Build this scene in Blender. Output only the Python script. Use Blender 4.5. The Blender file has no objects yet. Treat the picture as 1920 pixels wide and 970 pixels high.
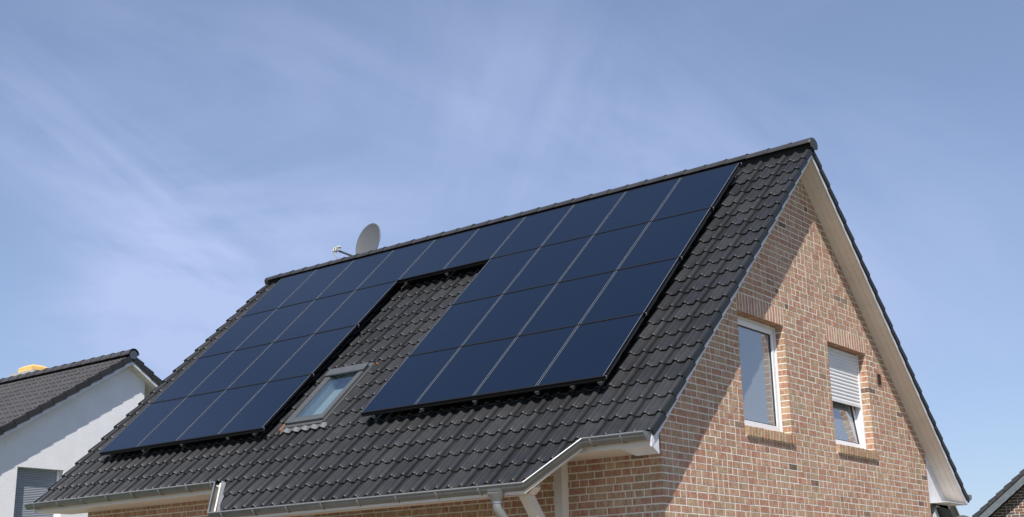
import bpy, math, random
from math import sin, cos, pi, radians, atan2, sqrt
from mathutils import Vector, Matrix
random.seed(7)
sc = bpy.context.scene
C = sc.collection
H = 7.91                      # calibrated origin sits 7.91 m above the ground
PT = radians(43.998)          # pitch of the main roof
SN, CS = sin(PT), cos(PT)
YR = 0.289                    # ridge line of the main house

# ------------------------------------------------------------ camera
def cam_matrix(a, b, c, loc):
    f = Vector((cos(b)*cos(a), cos(b)*sin(a), sin(b)))
    r = Vector((sin(a), -cos(a), 0.0)); u = r.cross(f)
    r2 = r*cos(c)+u*sin(c); u2 = -r*sin(c)+u*cos(c)
    return Matrix(((r2.x, u2.x, -f.x, loc[0]), (r2.y, u2.y, -f.y, loc[1]), (r2.z, u2.z, -f.z, loc[2]), (0, 0, 0, 1)))
cd = bpy.data.cameras.new('camera'); cam = bpy.data.objects.new('camera', cd); C.objects.link(cam)
cam.matrix_world = cam_matrix(2.23376549, 0.2698454, -0.02107368, (8.25199, -16.08337, -6.30948+H))
cd.sensor_width = 36; cd.lens = 2385.27558/1920*36; cd.clip_end = 3000; cd.clip_start = .1
sc.camera = cam

# ------------------------------------------------------------ light
SUN = Vector((0.312, -0.565, 0.764)).normalized()
sd = bpy.data.lights.new('sun', 'SUN'); so = bpy.data.objects.new('sun', sd); C.objects.link(so)
sd.energy = 5.0; sd.angle = radians(.5); sd.color = (1, .95, .87)
so.rotation_euler = SUN.to_track_quat('Z', 'Y').to_euler(); so.location = (0, 0, 60)
w = bpy.data.worlds.new('World'); sc.world = w; w.use_nodes = True
nt = w.node_tree; nt.nodes.clear()
def N(nt, t, **k):
    n = nt.nodes.new(t)
    for a, b in k.items(): setattr(n, a, b)
    return n
def L(nt, a, b): nt.links.new(a, b)
def build_world():
    out = N(nt, 'ShaderNodeOutputWorld'); bg = N(nt, 'ShaderNodeBackground'); bg.inputs['Strength'].default_value = .090
    sky = N(nt, 'ShaderNodeTexSky', sky_type='NISHITA'); sky.sun_disc = False
    sky.sun_elevation = math.asin(SUN.z); sky.sun_rotation = atan2(SUN.x, SUN.y)
    sky.altitude = 50; sky.air_density = 1.0; sky.dust_density = .35; sky.ozone_density = 2.0
    tc = N(nt, 'ShaderNodeTexCoord'); G = tc.outputs['Generated']
    def math_(op, a, b=None, c=None, clamp=False):
        m = N(nt, 'ShaderNodeMath', operation=op); m.use_clamp = clamp
        for i, q in enumerate((a, b, c)):
            if q is None: continue
            if isinstance(q, (int, float)): m.inputs[i].default_value = q
            else: L(nt, q, m.inputs[i])
        return m.outputs[0]
    def noise(vec, scale, det=8, rough=.55, dist=0):
        n = N(nt, 'ShaderNodeTexNoise'); n.inputs['Scale'].default_value = scale; n.inputs['Detail'].default_value = det
        n.inputs['Roughness'].default_value = rough; n.inputs['Distortion'].default_value = dist; L(nt, vec, n.inputs['Vector']); return n.outputs[0]
    def ramp(v, a, b, c=0., d=1.):
        r = N(nt, 'ShaderNodeMapRange', interpolation_type='SMOOTHSTEP')
        for i, q in enumerate((a, b, c, d)): r.inputs[i+1].default_value = q
        L(nt, v, r.inputs[0]); return r.outputs[0]
    def dot(vec):
        d = N(nt, 'ShaderNodeVectorMath', operation='DOT_PRODUCT'); L(nt, G, d.inputs[0]); d.inputs[1].default_value = vec; return d.outputs['Value']
    warp = noise(G, 3.0, 4, .5)
    # cirrus bands: each follows a great circle between two directions of the sky
    bands = [((-.8171, .4478, .3631), (-.7309, .6404, .2359), .045, .38, 16), ((-.5393, .7234, .4311), (-.5962, .7443, .3010), .10, .19, 9),
             ((-.8150, .5493, .1845), (-.6800, .7100, .1800), .14, 1.10, 6), ((-.5135, .7889, .3376), (-.3257, .9252, .1946), .10, .42, 6), ((-.7606, .4940, .4213), (-.5135, .7889, .3376), .05, .22, 8)]
    tot = None
    for d1, d2, w_, amp, st in bands:
        v1, v2 = Vector(d1).normalized(), Vector(d2).normalized(); n = v1.cross(v2).normalized(); mid = (v1+v2).normalized(); al = n.cross(mid)
        off = math_('MULTIPLY_ADD', warp, .10, dot(n)); off = math_('SUBTRACT', off, .05)
        g = math_('DIVIDE', off, w_); g = math_('MULTIPLY', g, g); g = math_('MULTIPLY', g, -1.0); g = math_('EXPONENT', g)
        half = v1.angle(v2)*.5; reach = ramp(math_('ABSOLUTE', dot(al)), half*.6, half*1.9, 1., 0.)
        # streaky noise stretched along the band
        cb = N(nt, 'ShaderNodeCombineXYZ'); L(nt, math_('MULTIPLY', dot(al), 2.2), cb.inputs[0]); L(nt, math_('MULTIPLY', dot(n), st), cb.inputs[1]); L(nt, math_('MULTIPLY', dot(mid), 2.), cb.inputs[2])
        sn = ramp(noise(cb.outputs[0], 1.6, 8, .58, .5), .30, .72)
        t = math_('MULTIPLY', math_('MULTIPLY', math_('MULTIPLY', g, reach), sn), amp); tot = t if tot is None else math_('ADD', tot, t)
    mp = N(nt, 'ShaderNodeMapping'); mp.inputs['Rotation'].default_value = (radians(20), radians(-28), radians(35)); mp.inputs['Scale'].default_value = (1.1, 4.0, 3.0); L(nt, G, mp.inputs['Vector'])
    wisps = math_('MULTIPLY', ramp(noise(mp.outputs[0], 1.5, 9, .52, .5), .40, .75), ramp(noise(G, 2.3, 5), .35, .7)); tot = math_('MULTIPLY_ADD', wisps, .30, tot)
    sx = N(nt, 'ShaderNodeSeparateXYZ'); L(nt, G, sx.inputs[0]); veil = N(nt, 'ShaderNodeMapRange')
    for i, q in enumerate((.05, .60, .42, .20)): veil.inputs[i+1].default_value = q
    L(nt, sx.outputs[2], veil.inputs[0]); tot = math_('ADD', tot, veil.outputs[0], clamp=True)
    mx = N(nt, 'ShaderNodeMix', data_type='RGBA'); L(nt, tot, mx.inputs[0]); L(nt, sky.outputs[0], mx.inputs[6]); mx.inputs[7].default_value = (4.7, 5.4, 7.6, 1)
    tn = N(nt, 'ShaderNodeMix', data_type='RGBA', blend_type='MULTIPLY'); tn.inputs[0].default_value = 1; L(nt, mx.outputs[2], tn.inputs[6]); tn.inputs[7].default_value = (.98, 1.04, 1.12, 1)   # clear, slightly polarised blue
    L(nt, tn.outputs[2], bg.inputs['Color']); L(nt, bg.outputs[0], out.inputs[0])
build_world()
sc.view_settings.view_transform = 'Standard'; sc.view_settings.look = 'None'
sc.view_settings.exposure = 0.2; sc.view_settings.gamma = 1; sc.view_settings.use_curve_mapping = False
sc.render.resolution_x = 1024; sc.render.resolution_y = 517

# ------------------------------------------------------------ materials
def mat(name, col, rough=.6, metal=0, spec=.5, noise=0, nscale=8, bump=0, bscale=40, coat=0, stretch=None, rvar=0):
    m = bpy.data.materials.new(name); m.use_nodes = True; t = m.node_tree; p = t.nodes['Principled BSDF']
    p.inputs['Base Color'].default_value = (*col, 1); p.inputs['Roughness'].default_value = rough
    p.inputs['Metallic'].default_value = metal; p.inputs['Specular IOR Level'].default_value = spec
    p.inputs['Coat Weight'].default_value = coat; p.inputs['Coat Roughness'].default_value = .15
    tc = N(t, 'ShaderNodeTexCoord'); src = tc.outputs['Object']
    if stretch:
        mp = N(t, 'ShaderNodeMapping'); mp.inputs['Scale'].default_value = stretch; L(t, src, mp.inputs[0]); src = mp.outputs[0]
    if noise or rvar:
        n = N(t, 'ShaderNodeTexNoise'); n.inputs['Scale'].default_value = nscale; n.inputs['Detail'].default_value = 8; n.inputs['Roughness'].default_value = .6
        L(t, src, n.inputs['Vector'])
    if noise:
        r = N(t, 'ShaderNodeMapRange'); r.inputs[1].default_value = .3; r.inputs[2].default_value = .7; r.inputs[3].default_value = 1-noise; r.inputs[4].default_value = 1+noise
        L(t, n.outputs[0], r.inputs[0])
        mx = N(t, 'ShaderNodeMix', data_type='RGBA', blend_type='MULTIPLY'); mx.inputs[0].default_value = 1; mx.inputs[6].default_value = (*col, 1)
        L(t, r.outputs[0], mx.inputs[7]); L(t, mx.outputs[2], p.inputs['Base Color'])
    if rvar:
        r = N(t, 'ShaderNodeMapRange'); r.inputs[1].default_value = .3; r.inputs[2].default_value = .7; r.inputs[3].default_value = rough-rvar; r.inputs[4].default_value = rough+rvar
        L(t, n.outputs[0], r.inputs[0]); L(t, r.outputs[0], p.inputs['Roughness'])
    if bump:
        b = N(t, 'ShaderNodeTexNoise'); b.inputs['Scale'].default_value = bscale; b.inputs['Detail'].default_value = 6; L(t, src, b.inputs['Vector'])
        bm = N(t, 'ShaderNodeBump'); bm.inputs['Strength'].default_value = bump; bm.inputs['Distance'].default_value = .01; L(t, b.outputs[0], bm.inputs['Height']); L(t, bm.outputs[0], p.inputs['Normal'])
    return m

def rnd_mat(name, stops, rough, mott=.0, mscale=20, mstretch=(1, 1, 1), streak=None, bump=.2, bscale=60, spec=.5, coat=0, macro=0):
    """colour from the per-face attribute 'rnd' through a ramp, mottled by noise"""
    m = bpy.data.materials.new(name); m.use_nodes = True; t = m.node_tree; p = t.nodes['Principled BSDF']
    p.inputs['Roughness'].default_value = rough; p.inputs['Specular IOR Level'].default_value = spec
    p.inputs['Coat Weight'].default_value = coat; p.inputs['Coat Roughness'].default_value = .2
    at = N(t, 'ShaderNodeAttribute', attribute_name='rnd'); rp = N(t, 'ShaderNodeValToRGB')
    e = rp.color_ramp.elements
    while len(e) > 1: e.remove(e[-1])
    e[0].position = stops[0][0]; e[0].color = (*stops[0][1], 1)
    for q, c in stops[1:]:
        x = e.new(q); x.color = (*c, 1)
    L(t, at.outputs['Fac'], rp.inputs[0]); col = rp.outputs[0]
    tc = N(t, 'ShaderNodeTexCoord')
    vo = N(t, 'ShaderNodeVectorMath', operation='ADD'); ms = N(t, 'ShaderNodeMath', operation='MULTIPLY'); ms.inputs[1].default_value = 37
    L(t, at.outputs['Fac'], ms.inputs[0]); cb = N(t, 'ShaderNodeCombineXYZ')
    for i in range(3): L(t, ms.outputs[0], cb.inputs[i])
    L(t, tc.outputs['Object'], vo.inputs[0]); L(t, cb.outputs[0], vo.inputs[1])
    mp = N(t, 'ShaderNodeMapping'); mp.inputs['Scale'].default_value = mstretch; L(t, vo.outputs[0], mp.inputs[0])
    if streak:
        n = N(t, 'ShaderNodeTexNoise'); n.inputs['Scale'].default_value = mscale*.8; n.inputs['Detail'].default_value = 4; L(t, mp.outputs[0], n.inputs['Vector'])
        r = N(t, 'ShaderNodeMapRange'); r.inputs[1].default_value = .50; r.inputs[2].default_value = .62; r.inputs[4].default_value = .85; L(t, n.outputs[0], r.inputs[0])
        mx = N(t, 'ShaderNodeMix', data_type='RGBA'); L(t, r.outputs[0], mx.inputs[0]); L(t, col, mx.inputs[6]); mx.inputs[7].default_value = (*streak, 1); col = mx.outputs[2]
    if mott:
        n = N(t, 'ShaderNodeTexNoise'); n.inputs['Scale'].default_value = mscale; n.inputs['Detail'].default_value = 7; n.inputs['Roughness'].default_value = .65; L(t, mp.outputs[0], n.inputs['Vector'])
        r = N(t, 'ShaderNodeMapRange'); r.inputs[1].default_value = .3; r.inputs[2].default_value = .7; r.inputs[3].default_value = 1-mott; r.inputs[4].default_value = 1+mott; L(t, n.outputs[0], r.inputs[0])
        mx = N(t, 'ShaderNodeMix', data_type='RGBA', blend_type='MULTIPLY'); mx.inputs[0].default_value = 1; L(t, col, mx.inputs[6]); L(t, r.outputs[0], mx.inputs[7]); col = mx.outputs[2]
    if macro:
        n = N(t, 'ShaderNodeTexNoise'); n.inputs['Scale'].default_value = .9; n.inputs['Detail'].default_value = 5; n.inputs['Roughness'].default_value = .6; L(t, tc.outputs['Object'], n.inputs['Vector'])
        r = N(t, 'ShaderNodeMapRange'); r.inputs[1].default_value = .32; r.inputs[2].default_value = .68; r.inputs[3].default_value = 1-macro; r.inputs[4].default_value = 1+macro; L(t, n.outputs[0], r.inputs[0])
        mx = N(t, 'ShaderNodeMix', data_type='RGBA', blend_type='MULTIPLY'); mx.inputs[0].default_value = 1; L(t, col, mx.inputs[6]); L(t, r.outputs[0], mx.inputs[7]); col = mx.outputs[2]
    L(t, col, p.inputs['Base Color'])
    if bump:
        b = N(t, 'ShaderNodeTexNoise'); b.inputs['Scale'].default_value = bscale; b.inputs['Detail'].default_value = 5; L(t, vo.outputs[0], b.inputs['Vector'])
        bm = N(t, 'ShaderNodeBump'); bm.inputs['Strength'].default_value = bump; bm.inputs['Distance'].default_value = .01; L(t, b.outputs[0], bm.inputs['Height']); L(t, bm.outputs[0], p.inputs['Normal'])
    return m

def pane_mat(name, tint, refl, body=None, bodyw=0.0, rough=0.0):
    """window pane: see-through, with a clear mirror reflection growing at grazing angles"""
    m = bpy.data.materials.new(name); m.use_nodes = True; t = m.node_tree; t.nodes.clear()
    out = N(t, 'ShaderNodeOutputMaterial'); tr = N(t, 'ShaderNodeBsdfTransparent'); tr.inputs[0].default_value = (*tint, 1)
    gl = N(t, 'ShaderNodeBsdfGlossy'); gl.inputs['Roughness'].default_value = rough; gl.inputs[0].default_value = (.95, .97, 1, 1)
    lw = N(t, 'ShaderNodeLayerWeight'); lw.inputs[0].default_value = .5
    fr = N(t, 'ShaderNodeMath', operation='POWER'); L(t, lw.outputs['Facing'], fr.inputs[0]); fr.inputs[1].default_value = 4.0
    ma = N(t, 'ShaderNodeMath', operation='MULTIPLY_ADD'); ma.inputs[1].default_value = .95; ma.inputs[2].default_value = refl; ma.use_clamp = True
    L(t, fr.outputs[0], ma.inputs[0]); mx = N(t, 'ShaderNodeMixShader'); L(t, ma.outputs[0], mx.inputs[0])
    base = tr.outputs[0]
    if body:
        df = N(t, 'ShaderNodeBsdfDiffuse'); df.inputs[0].default_value = (*body, 1); m3 = N(t, 'ShaderNodeMixShader'); m3.inputs[0].default_value = bodyw
        L(t, base, m3.inputs[1]); L(t, df.outputs[0], m3.inputs[2]); base = m3.outputs[0]
    L(t, base, mx.inputs[1]); L(t, gl.outputs[0], mx.inputs[2]); L(t, mx.outputs[0], out.inputs[0])
    return m

M = {}
M['tile'] = rnd_mat('glazed_tile', [(0, (.020, .020, .0212)), (.5, (.025, .025, .0265)), (1, (.032, .032, .0335))], .42, mott=.20, mscale=9, bump=.05, bscale=90, spec=.42, macro=.18)
M['tile_n'] = rnd_mat('matt_tile', [(0, (.048, .046, .049)), (1, (.062, .059, .062))], .6, mott=.14, mscale=7, bump=.08, bscale=70)
M['tile_v'] = rnd_mat('verge_tile_clay', [(0, (.018, .018, .019)), (1, (.025, .025, .026))], .6, mott=.1)
M['flap'] = rnd_mat('verge_flap_clay', [(0, (.009, .010, .012)), (1, (.014, .015, .017))], .55)
M['ridge'] = rnd_mat('ridge_tile', [(0, (.034, .033, .035)), (1, (.044, .043, .045))], .55, mott=.15, mscale=9, bump=.08, bscale=60)
M['clay'] = mat('raw_clay', (.50, .17, .07), .85, noise=.15)
M['brick'] = rnd_mat('clinker_brick', [(0, (.42, .240, .160)), (.25, (.46, .280, .190)), (.5, (.49, .335, .225)), (.78, (.45, .322, .212)), (.95, (.40, .300, .190)), (.978, (.31, .235, .155)), (.993, (.17, .13, .10)), (1, (.13, .11, .09))], .88, mott=.28, mscale=17, mstretch=(1.6, 1.6, .6), streak=(.40, .180, .130), bump=.7, bscale=48, spec=.2, macro=.10)
M['brick_n'] = rnd_mat('dark_clinker', [(0, (.16, .075, .05)), (.5, (.20, .11, .075)), (.8, (.16, .12, .10)), (1, (.10, .08, .075))], .85, mott=.25, mscale=10, bump=.3, spec=.25)
M['mortar'] = mat('mortar', (.79, .745, .665), .95, noise=.10, nscale=14, bump=.3, bscale=90)
M['white'] = mat('white_board', (.66, .66, .69), .45, noise=.06, nscale=5, stretch=(1, 1, .4))
M['soffit'] = mat('soffit_board', (.74, .68, .60), .5, noise=.06, nscale=3.5, stretch=(.35, 1, 1))
M['timber'] = mat('painted_timber', (.68, .61, .52), .55, noise=.05, nscale=5, bump=.05, bscale=30)
M['zinc'] = mat('weathered_zinc', (.20, .207, .205), .45, metal=.45, noise=.18, nscale=5, rvar=.1, bump=.04, bscale=9)
M['zinc_new'] = mat('bright_zinc', (.33, .34, .34), .38, metal=.6, noise=.12, nscale=6)
M['pvc'] = mat('white_window_profile', (.80, .80, .82), .3, noise=.015, nscale=3)
M['seal'] = mat('black_seal', (.02, .02, .02), .6)
M['shutter'] = mat('white_shutter_slat', (.72, .72, .73), .42, noise=.03, nscale=5)
M['shutter_g'] = mat('grey_shutter_slat', (.34, .37, .41), .45, noise=.03, nscale=5)
M['glass'] = pane_mat('window_glass', (.75, .8, .82), .17, (.42, .45, .47), .46)
M['glass_roof'] = pane_mat('roof_window_glass', (.80, .88, .90), .09)
M['room'] = mat('room_lining', (.42, .43, .43), .9)
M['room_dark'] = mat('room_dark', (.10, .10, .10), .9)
M['curtain'] = mat('curtain', (.45, .47, .48), .9, noise=.05)
M['cell'] = mat('solar_cell_glass', (.0022, .0078, .0230), .09, spec=.42, noise=.10, nscale=1.6, rvar=.03)
M['black'] = mat('black_anodised', (.012, .012, .013), .35, metal=.3, rvar=.05, nscale=20)
M['edge'] = mat('painted_edge_glint', (.24, .27, .34), .45, metal=.2)  # sky glint on the black frame edges, put into the base colour
M['rail'] = mat('raw_aluminium', (.26, .26, .255), .4, metal=.8)
M['strap'] = mat('strap_zinc', (.25, .26, .26), .4, metal=.5, noise=.1)
M['grey_al'] = mat('grey_coated_aluminium', (.12, .124, .126), .38, metal=.35, noise=.05, nscale=8)
M['lead'] = mat('pleated_lead', (.13, .132, .135), .6, metal=.2, noise=.15, nscale=12)
M['dish'] = mat('grey_dish_paint', (.115, .119, .124), .5, noise=.05, nscale=3)
M['dish_d'] = mat('dark_dish_paint', (.09, .09, .095), .5, noise=.05)
M['lnb'] = mat('light_plastic', (.45, .45, .44), .45)
M['vent'] = mat('brown_vent', (.10, .055, .04), .6)
M['deck'] = mat('roof_underlay', (.02, .02, .02), .95)
M['stucco'] = mat('white_stucco', (.78, .775, .79), .95, noise=.05, nscale=2.2, bump=.5, bscale=35)
M['slate'] = mat('slate_shingle', (.15, .17, .19), .6, noise=.18, nscale=6)
M['yellow'] = mat('yellow_hood', (.85, .52, .17), .6, noise=.06)
M['concrete'] = mat('concrete', (.42, .41, .39), .9, noise=.1)
M['capdisc'] = mat('ridge_end_cap', (.06, .08, .10), .4, noise=.2, nscale=9)
M['dark'] = mat('dark_void', (.006, .006, .006), .95)
M['ground'] = mat('lawn_soil', (.10, .115, .05), .95, noise=.4, nscale=.8, bump=.5, bscale=12)
M['paving'] = mat('light_paving', (.19, .165, .13), .9, noise=.12, nscale=3)
M['road'] = mat('asphalt', (.055, .055, .058), .9, noise=.15, nscale=4)

# ------------------------------------------------------------ mesh helpers (all coordinates in the calibrated frame)
class MB:
    def __init__(s): s.v = []; s.f = []; s.r = []; s.m = []; s.sm = []
    def add(s, vs, fs, r=None, mi=0, smooth=False):
        b = len(s.v); s.v += [tuple(v) for v in vs]; r = random.random() if r is None else r
        for f in fs: s.f.append([i+b for i in f]); s.r.append(r); s.m.append(mi); s.sm.append(smooth)
    def box(s, a, b, **k):
        x0, y0, z0 = a; x1, y1, z1 = b
        s.add([(x0, y0, z0), (x1, y0, z0), (x1, y1, z0), (x0, y1, z0), (x0, y0, z1), (x1, y0, z1), (x1, y1, z1), (x0, y1, z1)],
              [(0, 3, 2, 1), (4, 5, 6, 7), (0, 1, 5, 4), (1, 2, 6, 5), (2, 3, 7, 6), (3, 0, 4, 7)], **k)
    def prism(s, poly, axis, t0, t1, **k):
        """poly in the two other axes (cyclic order), extruded along axis"""
        n = len(poly)
        def P(p, t):
            if axis == 'x': return (t, p[0], p[1])
            if axis == 'y': return (p[0], t, p[1])
            return (p[0], p[1], t)
        s.add([P(p, t0) for p in poly]+[P(p, t1) for p in poly],
              [list(range(n))[::-1], list(range(n, 2*n))]+[(i, (i+1) % n, (i+1) % n+n, i+n) for i in range(n)], **k)
    def bar(s, a, b, wd, ht, up=(0, 0, 1), **k):
        a = Vector(a); b = Vector(b); d = (b-a).normalized(); u = Vector(up); r = d.cross(u).normalized(); u = r.cross(d)
        vs = [p+r*x*wd/2+u*y*ht/2 for p in (a, b) for x, y in ((-1, -1), (1, -1), (1, 1), (-1, 1))]
        s.add(vs, [(0, 1, 2, 3), (7, 6, 5, 4), (0, 4, 5, 1), (1, 5, 6, 2), (2, 6, 7, 3), (3, 7, 4, 0)], **k)
    def tube(s, pts, rad, n=20, cap=True, **k):
        k.setdefault('smooth', True)
        pts = [Vector(p) for p in pts]; rad = rad if isinstance(rad, (list, tuple)) else [rad]*len(pts)
        rings = []; prev = None
        for i, p in enumerate(pts):
            d = (pts[min(i+1, len(pts)-1)]-pts[max(i-1, 0)]).normalized()
            u = (prev if prev else (Vector((0, 0, 1)) if abs(d.z) < .9 else Vector((1, 0, 0))))
            r = d.cross(u).normalized(); u = r.cross(d); prev = u
            rings.append([p+(r*cos(2*pi*j/n)+u*sin(2*pi*j/n))*rad[i] for j in range(n)])
        vs = [v for q in rings for v in q]; fs = []
        for i in range(len(pts)-1):
            for j in range(n): fs.append((i*n+j, i*n+(j+1) % n, (i+1)*n+(j+1) % n, (i+1)*n+j))
        s.add(vs, fs, **k)
        if cap:
            k2 = dict(k); k2['smooth'] = False
            s.add(rings[0], [list(range(n))], **k2); s.add(rings[-1], [list(range(n))[::-1]], **k2)
    def sweep(s, profile, path, closed=False, **k):
        """profile(i) -> list of points for station i (already in space)"""
        rings = [profile(i) for i in range(len(path))]; n = len(rings[0]); vs = [v for q in rings for v in q]; fs = []
        for i in range(len(rings)-1):
            for j in range(n-(0 if closed else 1)): fs.append((i*n+j, i*n+(j+1) % n, (i+1)*n+(j+1) % n, (i+1)*n+j))
        s.add(vs, fs, **k)
    def build(s, name, mats, parent=None, recalc=True, bevel=0):
        me = bpy.data.meshes.new(name); me.from_pydata([(x, y, z+H) for x, y, z in s.v], [], s.f)
        mats = mats if isinstance(mats, (list, tuple)) else [mats]
        for q in mats: me.materials.append(M[q] if isinstance(q, str) else q)
        me.polygons.foreach_set('material_index', s.m); me.polygons.foreach_set('use_smooth', s.sm)
        a = me.attributes.new('rnd', 'FLOAT', 'FACE'); a.data.foreach_set('value', s.r)
        if recalc:
            import bmesh
            bm = bmesh.new(); bm.from_mesh(me); bmesh.ops.recalc_face_normals(bm, faces=bm.faces); bm.to_mesh(me); bm.free()
        me.update(); o = bpy.data.objects.new(name, me); C.objects.link(o)
        if parent:
            o.parent = parent; o.matrix_parent_inverse = Matrix.Translation(-world_loc(parent))
        if bevel:
            b = o.modifiers.new('bevel', 'BEVEL'); b.width = bevel; b.segments = 2; b.limit_method = 'ANGLE'
        return o
def world_loc(p):
    l = Vector(p.location)
    return l
def empty(name, loc, label, cat, group=None):
    o = bpy.data.objects.new(name, None); C.objects.link(o); o.location = (loc[0], loc[1], loc[2]+H); o.empty_display_size = .2
    tag(o, label, cat, group); return o
def tag(o, label=None, cat=None, group=None, kind=None):
    if label: o['label'] = label
    if cat: o['category'] = cat
    if group: o['group'] = group
    if kind: o['kind'] = kind
    return o

def RF(x, s, h, rear=False):
    """point on the front roof slope: s metres down the slope, h above the panel plane"""
    y = -s*CS-h*SN; z = -s*SN+h*CS
    return (x, 2*YR-y if rear else y, z)
def interp(pts, x):
    for (a, b), (c, d) in zip(pts, pts[1:]):
        if x <= c: return b+(d-b)*(x-a)/(c-a) if c > a else d
    return pts[-1][1]

# ------------------------------------------------------------ roof tiles
PROF = [(0, 0), (.13, 0), (.24, .005), (.32, .018), (.39, .030), (.46, .0355), (.54, .0355), (.60, .031), (.66, .019), (.71, .006)]
def tile_cols(x0, x1, pitch, peak):
    """list of (x, height, tile index); peak = an x where a hump peaks and a joint follows it"""
    out = []; k0 = int(math.floor((x0-peak)/pitch))-1; k1 = int(math.ceil((x1-peak)/pitch))+1
    for k in range(k0, k1+1):
        b = peak+(k-.5)*pitch
        for u, h in PROF: out.append((b+u*pitch, h, (k-1)//2 if True else 0))
        if k % 2 == 0:
            out += [(b+.725*pitch, -.018, (k-1)//2), (b+.785*pitch, -.018, k//2), (b+.80*pitch, .003, k//2)]
        else: out += [(b+.77*pitch, .001, (k-1)//2)]
    return out
def tile_field(mb, place, edges, x0f, x1f, pitch, peak, base, row, lift=.029, amp=1.08, hole=None, top_s=-.26, thick=.015):
    cols = tile_cols(min(x0f(s) for s in (edges[0], edges[-1])), max(x1f(s) for s in (edges[0], edges[-1])), pitch, peak)
    for sb in edges:
        st = max(sb-row-.02, top_s)
        levels = [(st, 0.0), (sb-.10, (1-.10/row)*lift), (sb-.018, lift), (sb-.007, lift-.002), (sb-.001, lift-.007), (sb, lift-thick)]
        jit = {}
        def jt(t):
            if t not in jit: jit[t] = (random.uniform(-.003, .003), random.random(), random.uniform(-.004, .004))
            return jit[t]
        grid = []
        for li, (s, lf) in enumerate(levels):
            xl, xr = x0f(s), x1f(s); rowp = []
            for (x, h, t) in cols:
                xc = min(max(x, xl), xr)
                hh = h*amp if xc == x else interp([(q[0], q[1]*amp) for q in near(cols, xc)], xc)
                j = jt(t)
                rowp.append((xc, s+(j[2] if li else 0), base+hh+lf+(j[0] if li else 0), t))
            grid.append(rowp)
        vs = [place(p[0], p[1], p[2]) for r in grid for p in r]; n = len(cols)
        b = len(mb.v); mb.v += [tuple(v) for v in vs]
        for i in range(len(levels)-1):
            for j in range(n-1):
                a0, a1, c0, c1 = grid[i][j][0], grid[i][j+1][0], grid[i+1][j][0], grid[i+1][j+1][0]
                if a1-a0 < 1e-5 and c1-c0 < 1e-5: continue
                if hole and hole(.5*(a0+a1), .5*(grid[i][j][1]+grid[i+1][j][1])): continue
                mb.f.append([b+i*n+j, b+i*n+j+1, b+(i+1)*n+j+1, b+(i+1)*n+j]); mb.r.append(jt(grid[i][j+1][3])[1]); mb.m.append(0); mb.sm.append(not (cols[j][1] < -.005 or cols[j+1][1] < -.005))
        # raw clay where tiles were cut on the slant
        for side, xf in ((0, x0f), (1, x1f)):
            if abs(xf(sb)-xf(sb-row)) > .02:
                P = []; 
                for (s, lf) in levels[:4]:
                    xe = xf(s); hh = interp([(q[0], q[1]*amp) for q in near(cols, xe)], xe); P.append((xe, s, base+hh+lf))
                vs = [place(a, b2, c) for a, b2, c in P]+[place(a, b2, c-.02) for a, b2, c in P]
                q = len(P); mb.add(vs, [(i, i+1, i+1+q, i+q) for i in range(q-1)], r=.5, mi=1)
                # an extra finer lip following the humps
def near(cols, x):
    lo = 0
    for i, c in enumerate(cols):
        if c[0] > x: lo = i; break
    else: return cols[-2:]
    return cols[max(lo-1, 0):lo+1]

BASE = -.171
ROW = .327
EDG = [6.971-ROW*k for k in range(0, 22)]         # lower edges of the tile rows
PIT = .1878; PEAK = .975
XL, XR = -10.745, 1.012

house = empty('brick_house', (-4.8, .29, -H), 'red brick gable house with a steep dark tiled roof carrying solar panels', 'house')

SKY = (-5.655, -4.865, 3.925, 5.19)                # roof window rectangle x0 x1 s0 s1
def in_sky(x, s): return SKY[0] < x < SKY[1] and SKY[2] < s < SKY[3]
def lower_l(s): return -5.98+(s-6.3)*.70
def lower_r(s): return .135-(s-6.3)*.70
mb = MB()
front = lambda x, s, h: RF(x, s, h)
rear = lambda x, s, h: RF(x, s, h, True)
tile_field(mb, front, [e for e in EDG if e < 6.4], lambda s: XL, lambda s: XR, PIT, PEAK, BASE, ROW, hole=in_sky)
tile_field(mb, front, [e for e in EDG if e > 6.4], lower_l, lower_r, PIT, PEAK, BASE, ROW)
tile_field(mb, rear, [e for e in EDG if e < 6.7], lambda s: XL, lambda s: XR, PIT, PEAK, BASE, ROW)
roof = mb.build('tiled_roof', ['tile', 'clay'], house, recalc=False)

# verge flaps, one per tile row
for rr in (False, True):
    for xa, xb in ((1.008, 1.030), (-10.765, -10.743)):
        mb = MB()
        for e in [q for q in EDG if 0 < q < (6.7 if rr else 6.4)]:
            r = random.random(); s0 = e-ROW-.01; j = random.uniform(-.003, .003)
            P = [(s0, BASE+.022), (e-.012, BASE+.058), (e, BASE+.048), (e+.004, BASE-.022+j), (s0, BASE-.05)]
            mb.add([RF(xa, s, h, rr) for s, h in P]+[RF(xb, s, h, rr) for s, h in P],
                   [(0, 1, 2, 3, 4), (9, 8, 7, 6, 5)]+[(i, (i+1) % 5, (i+1) % 5+5, i+5) for i in range(5)], r=r)
        mb.build('verge_flap', 'flap', roof)
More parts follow.
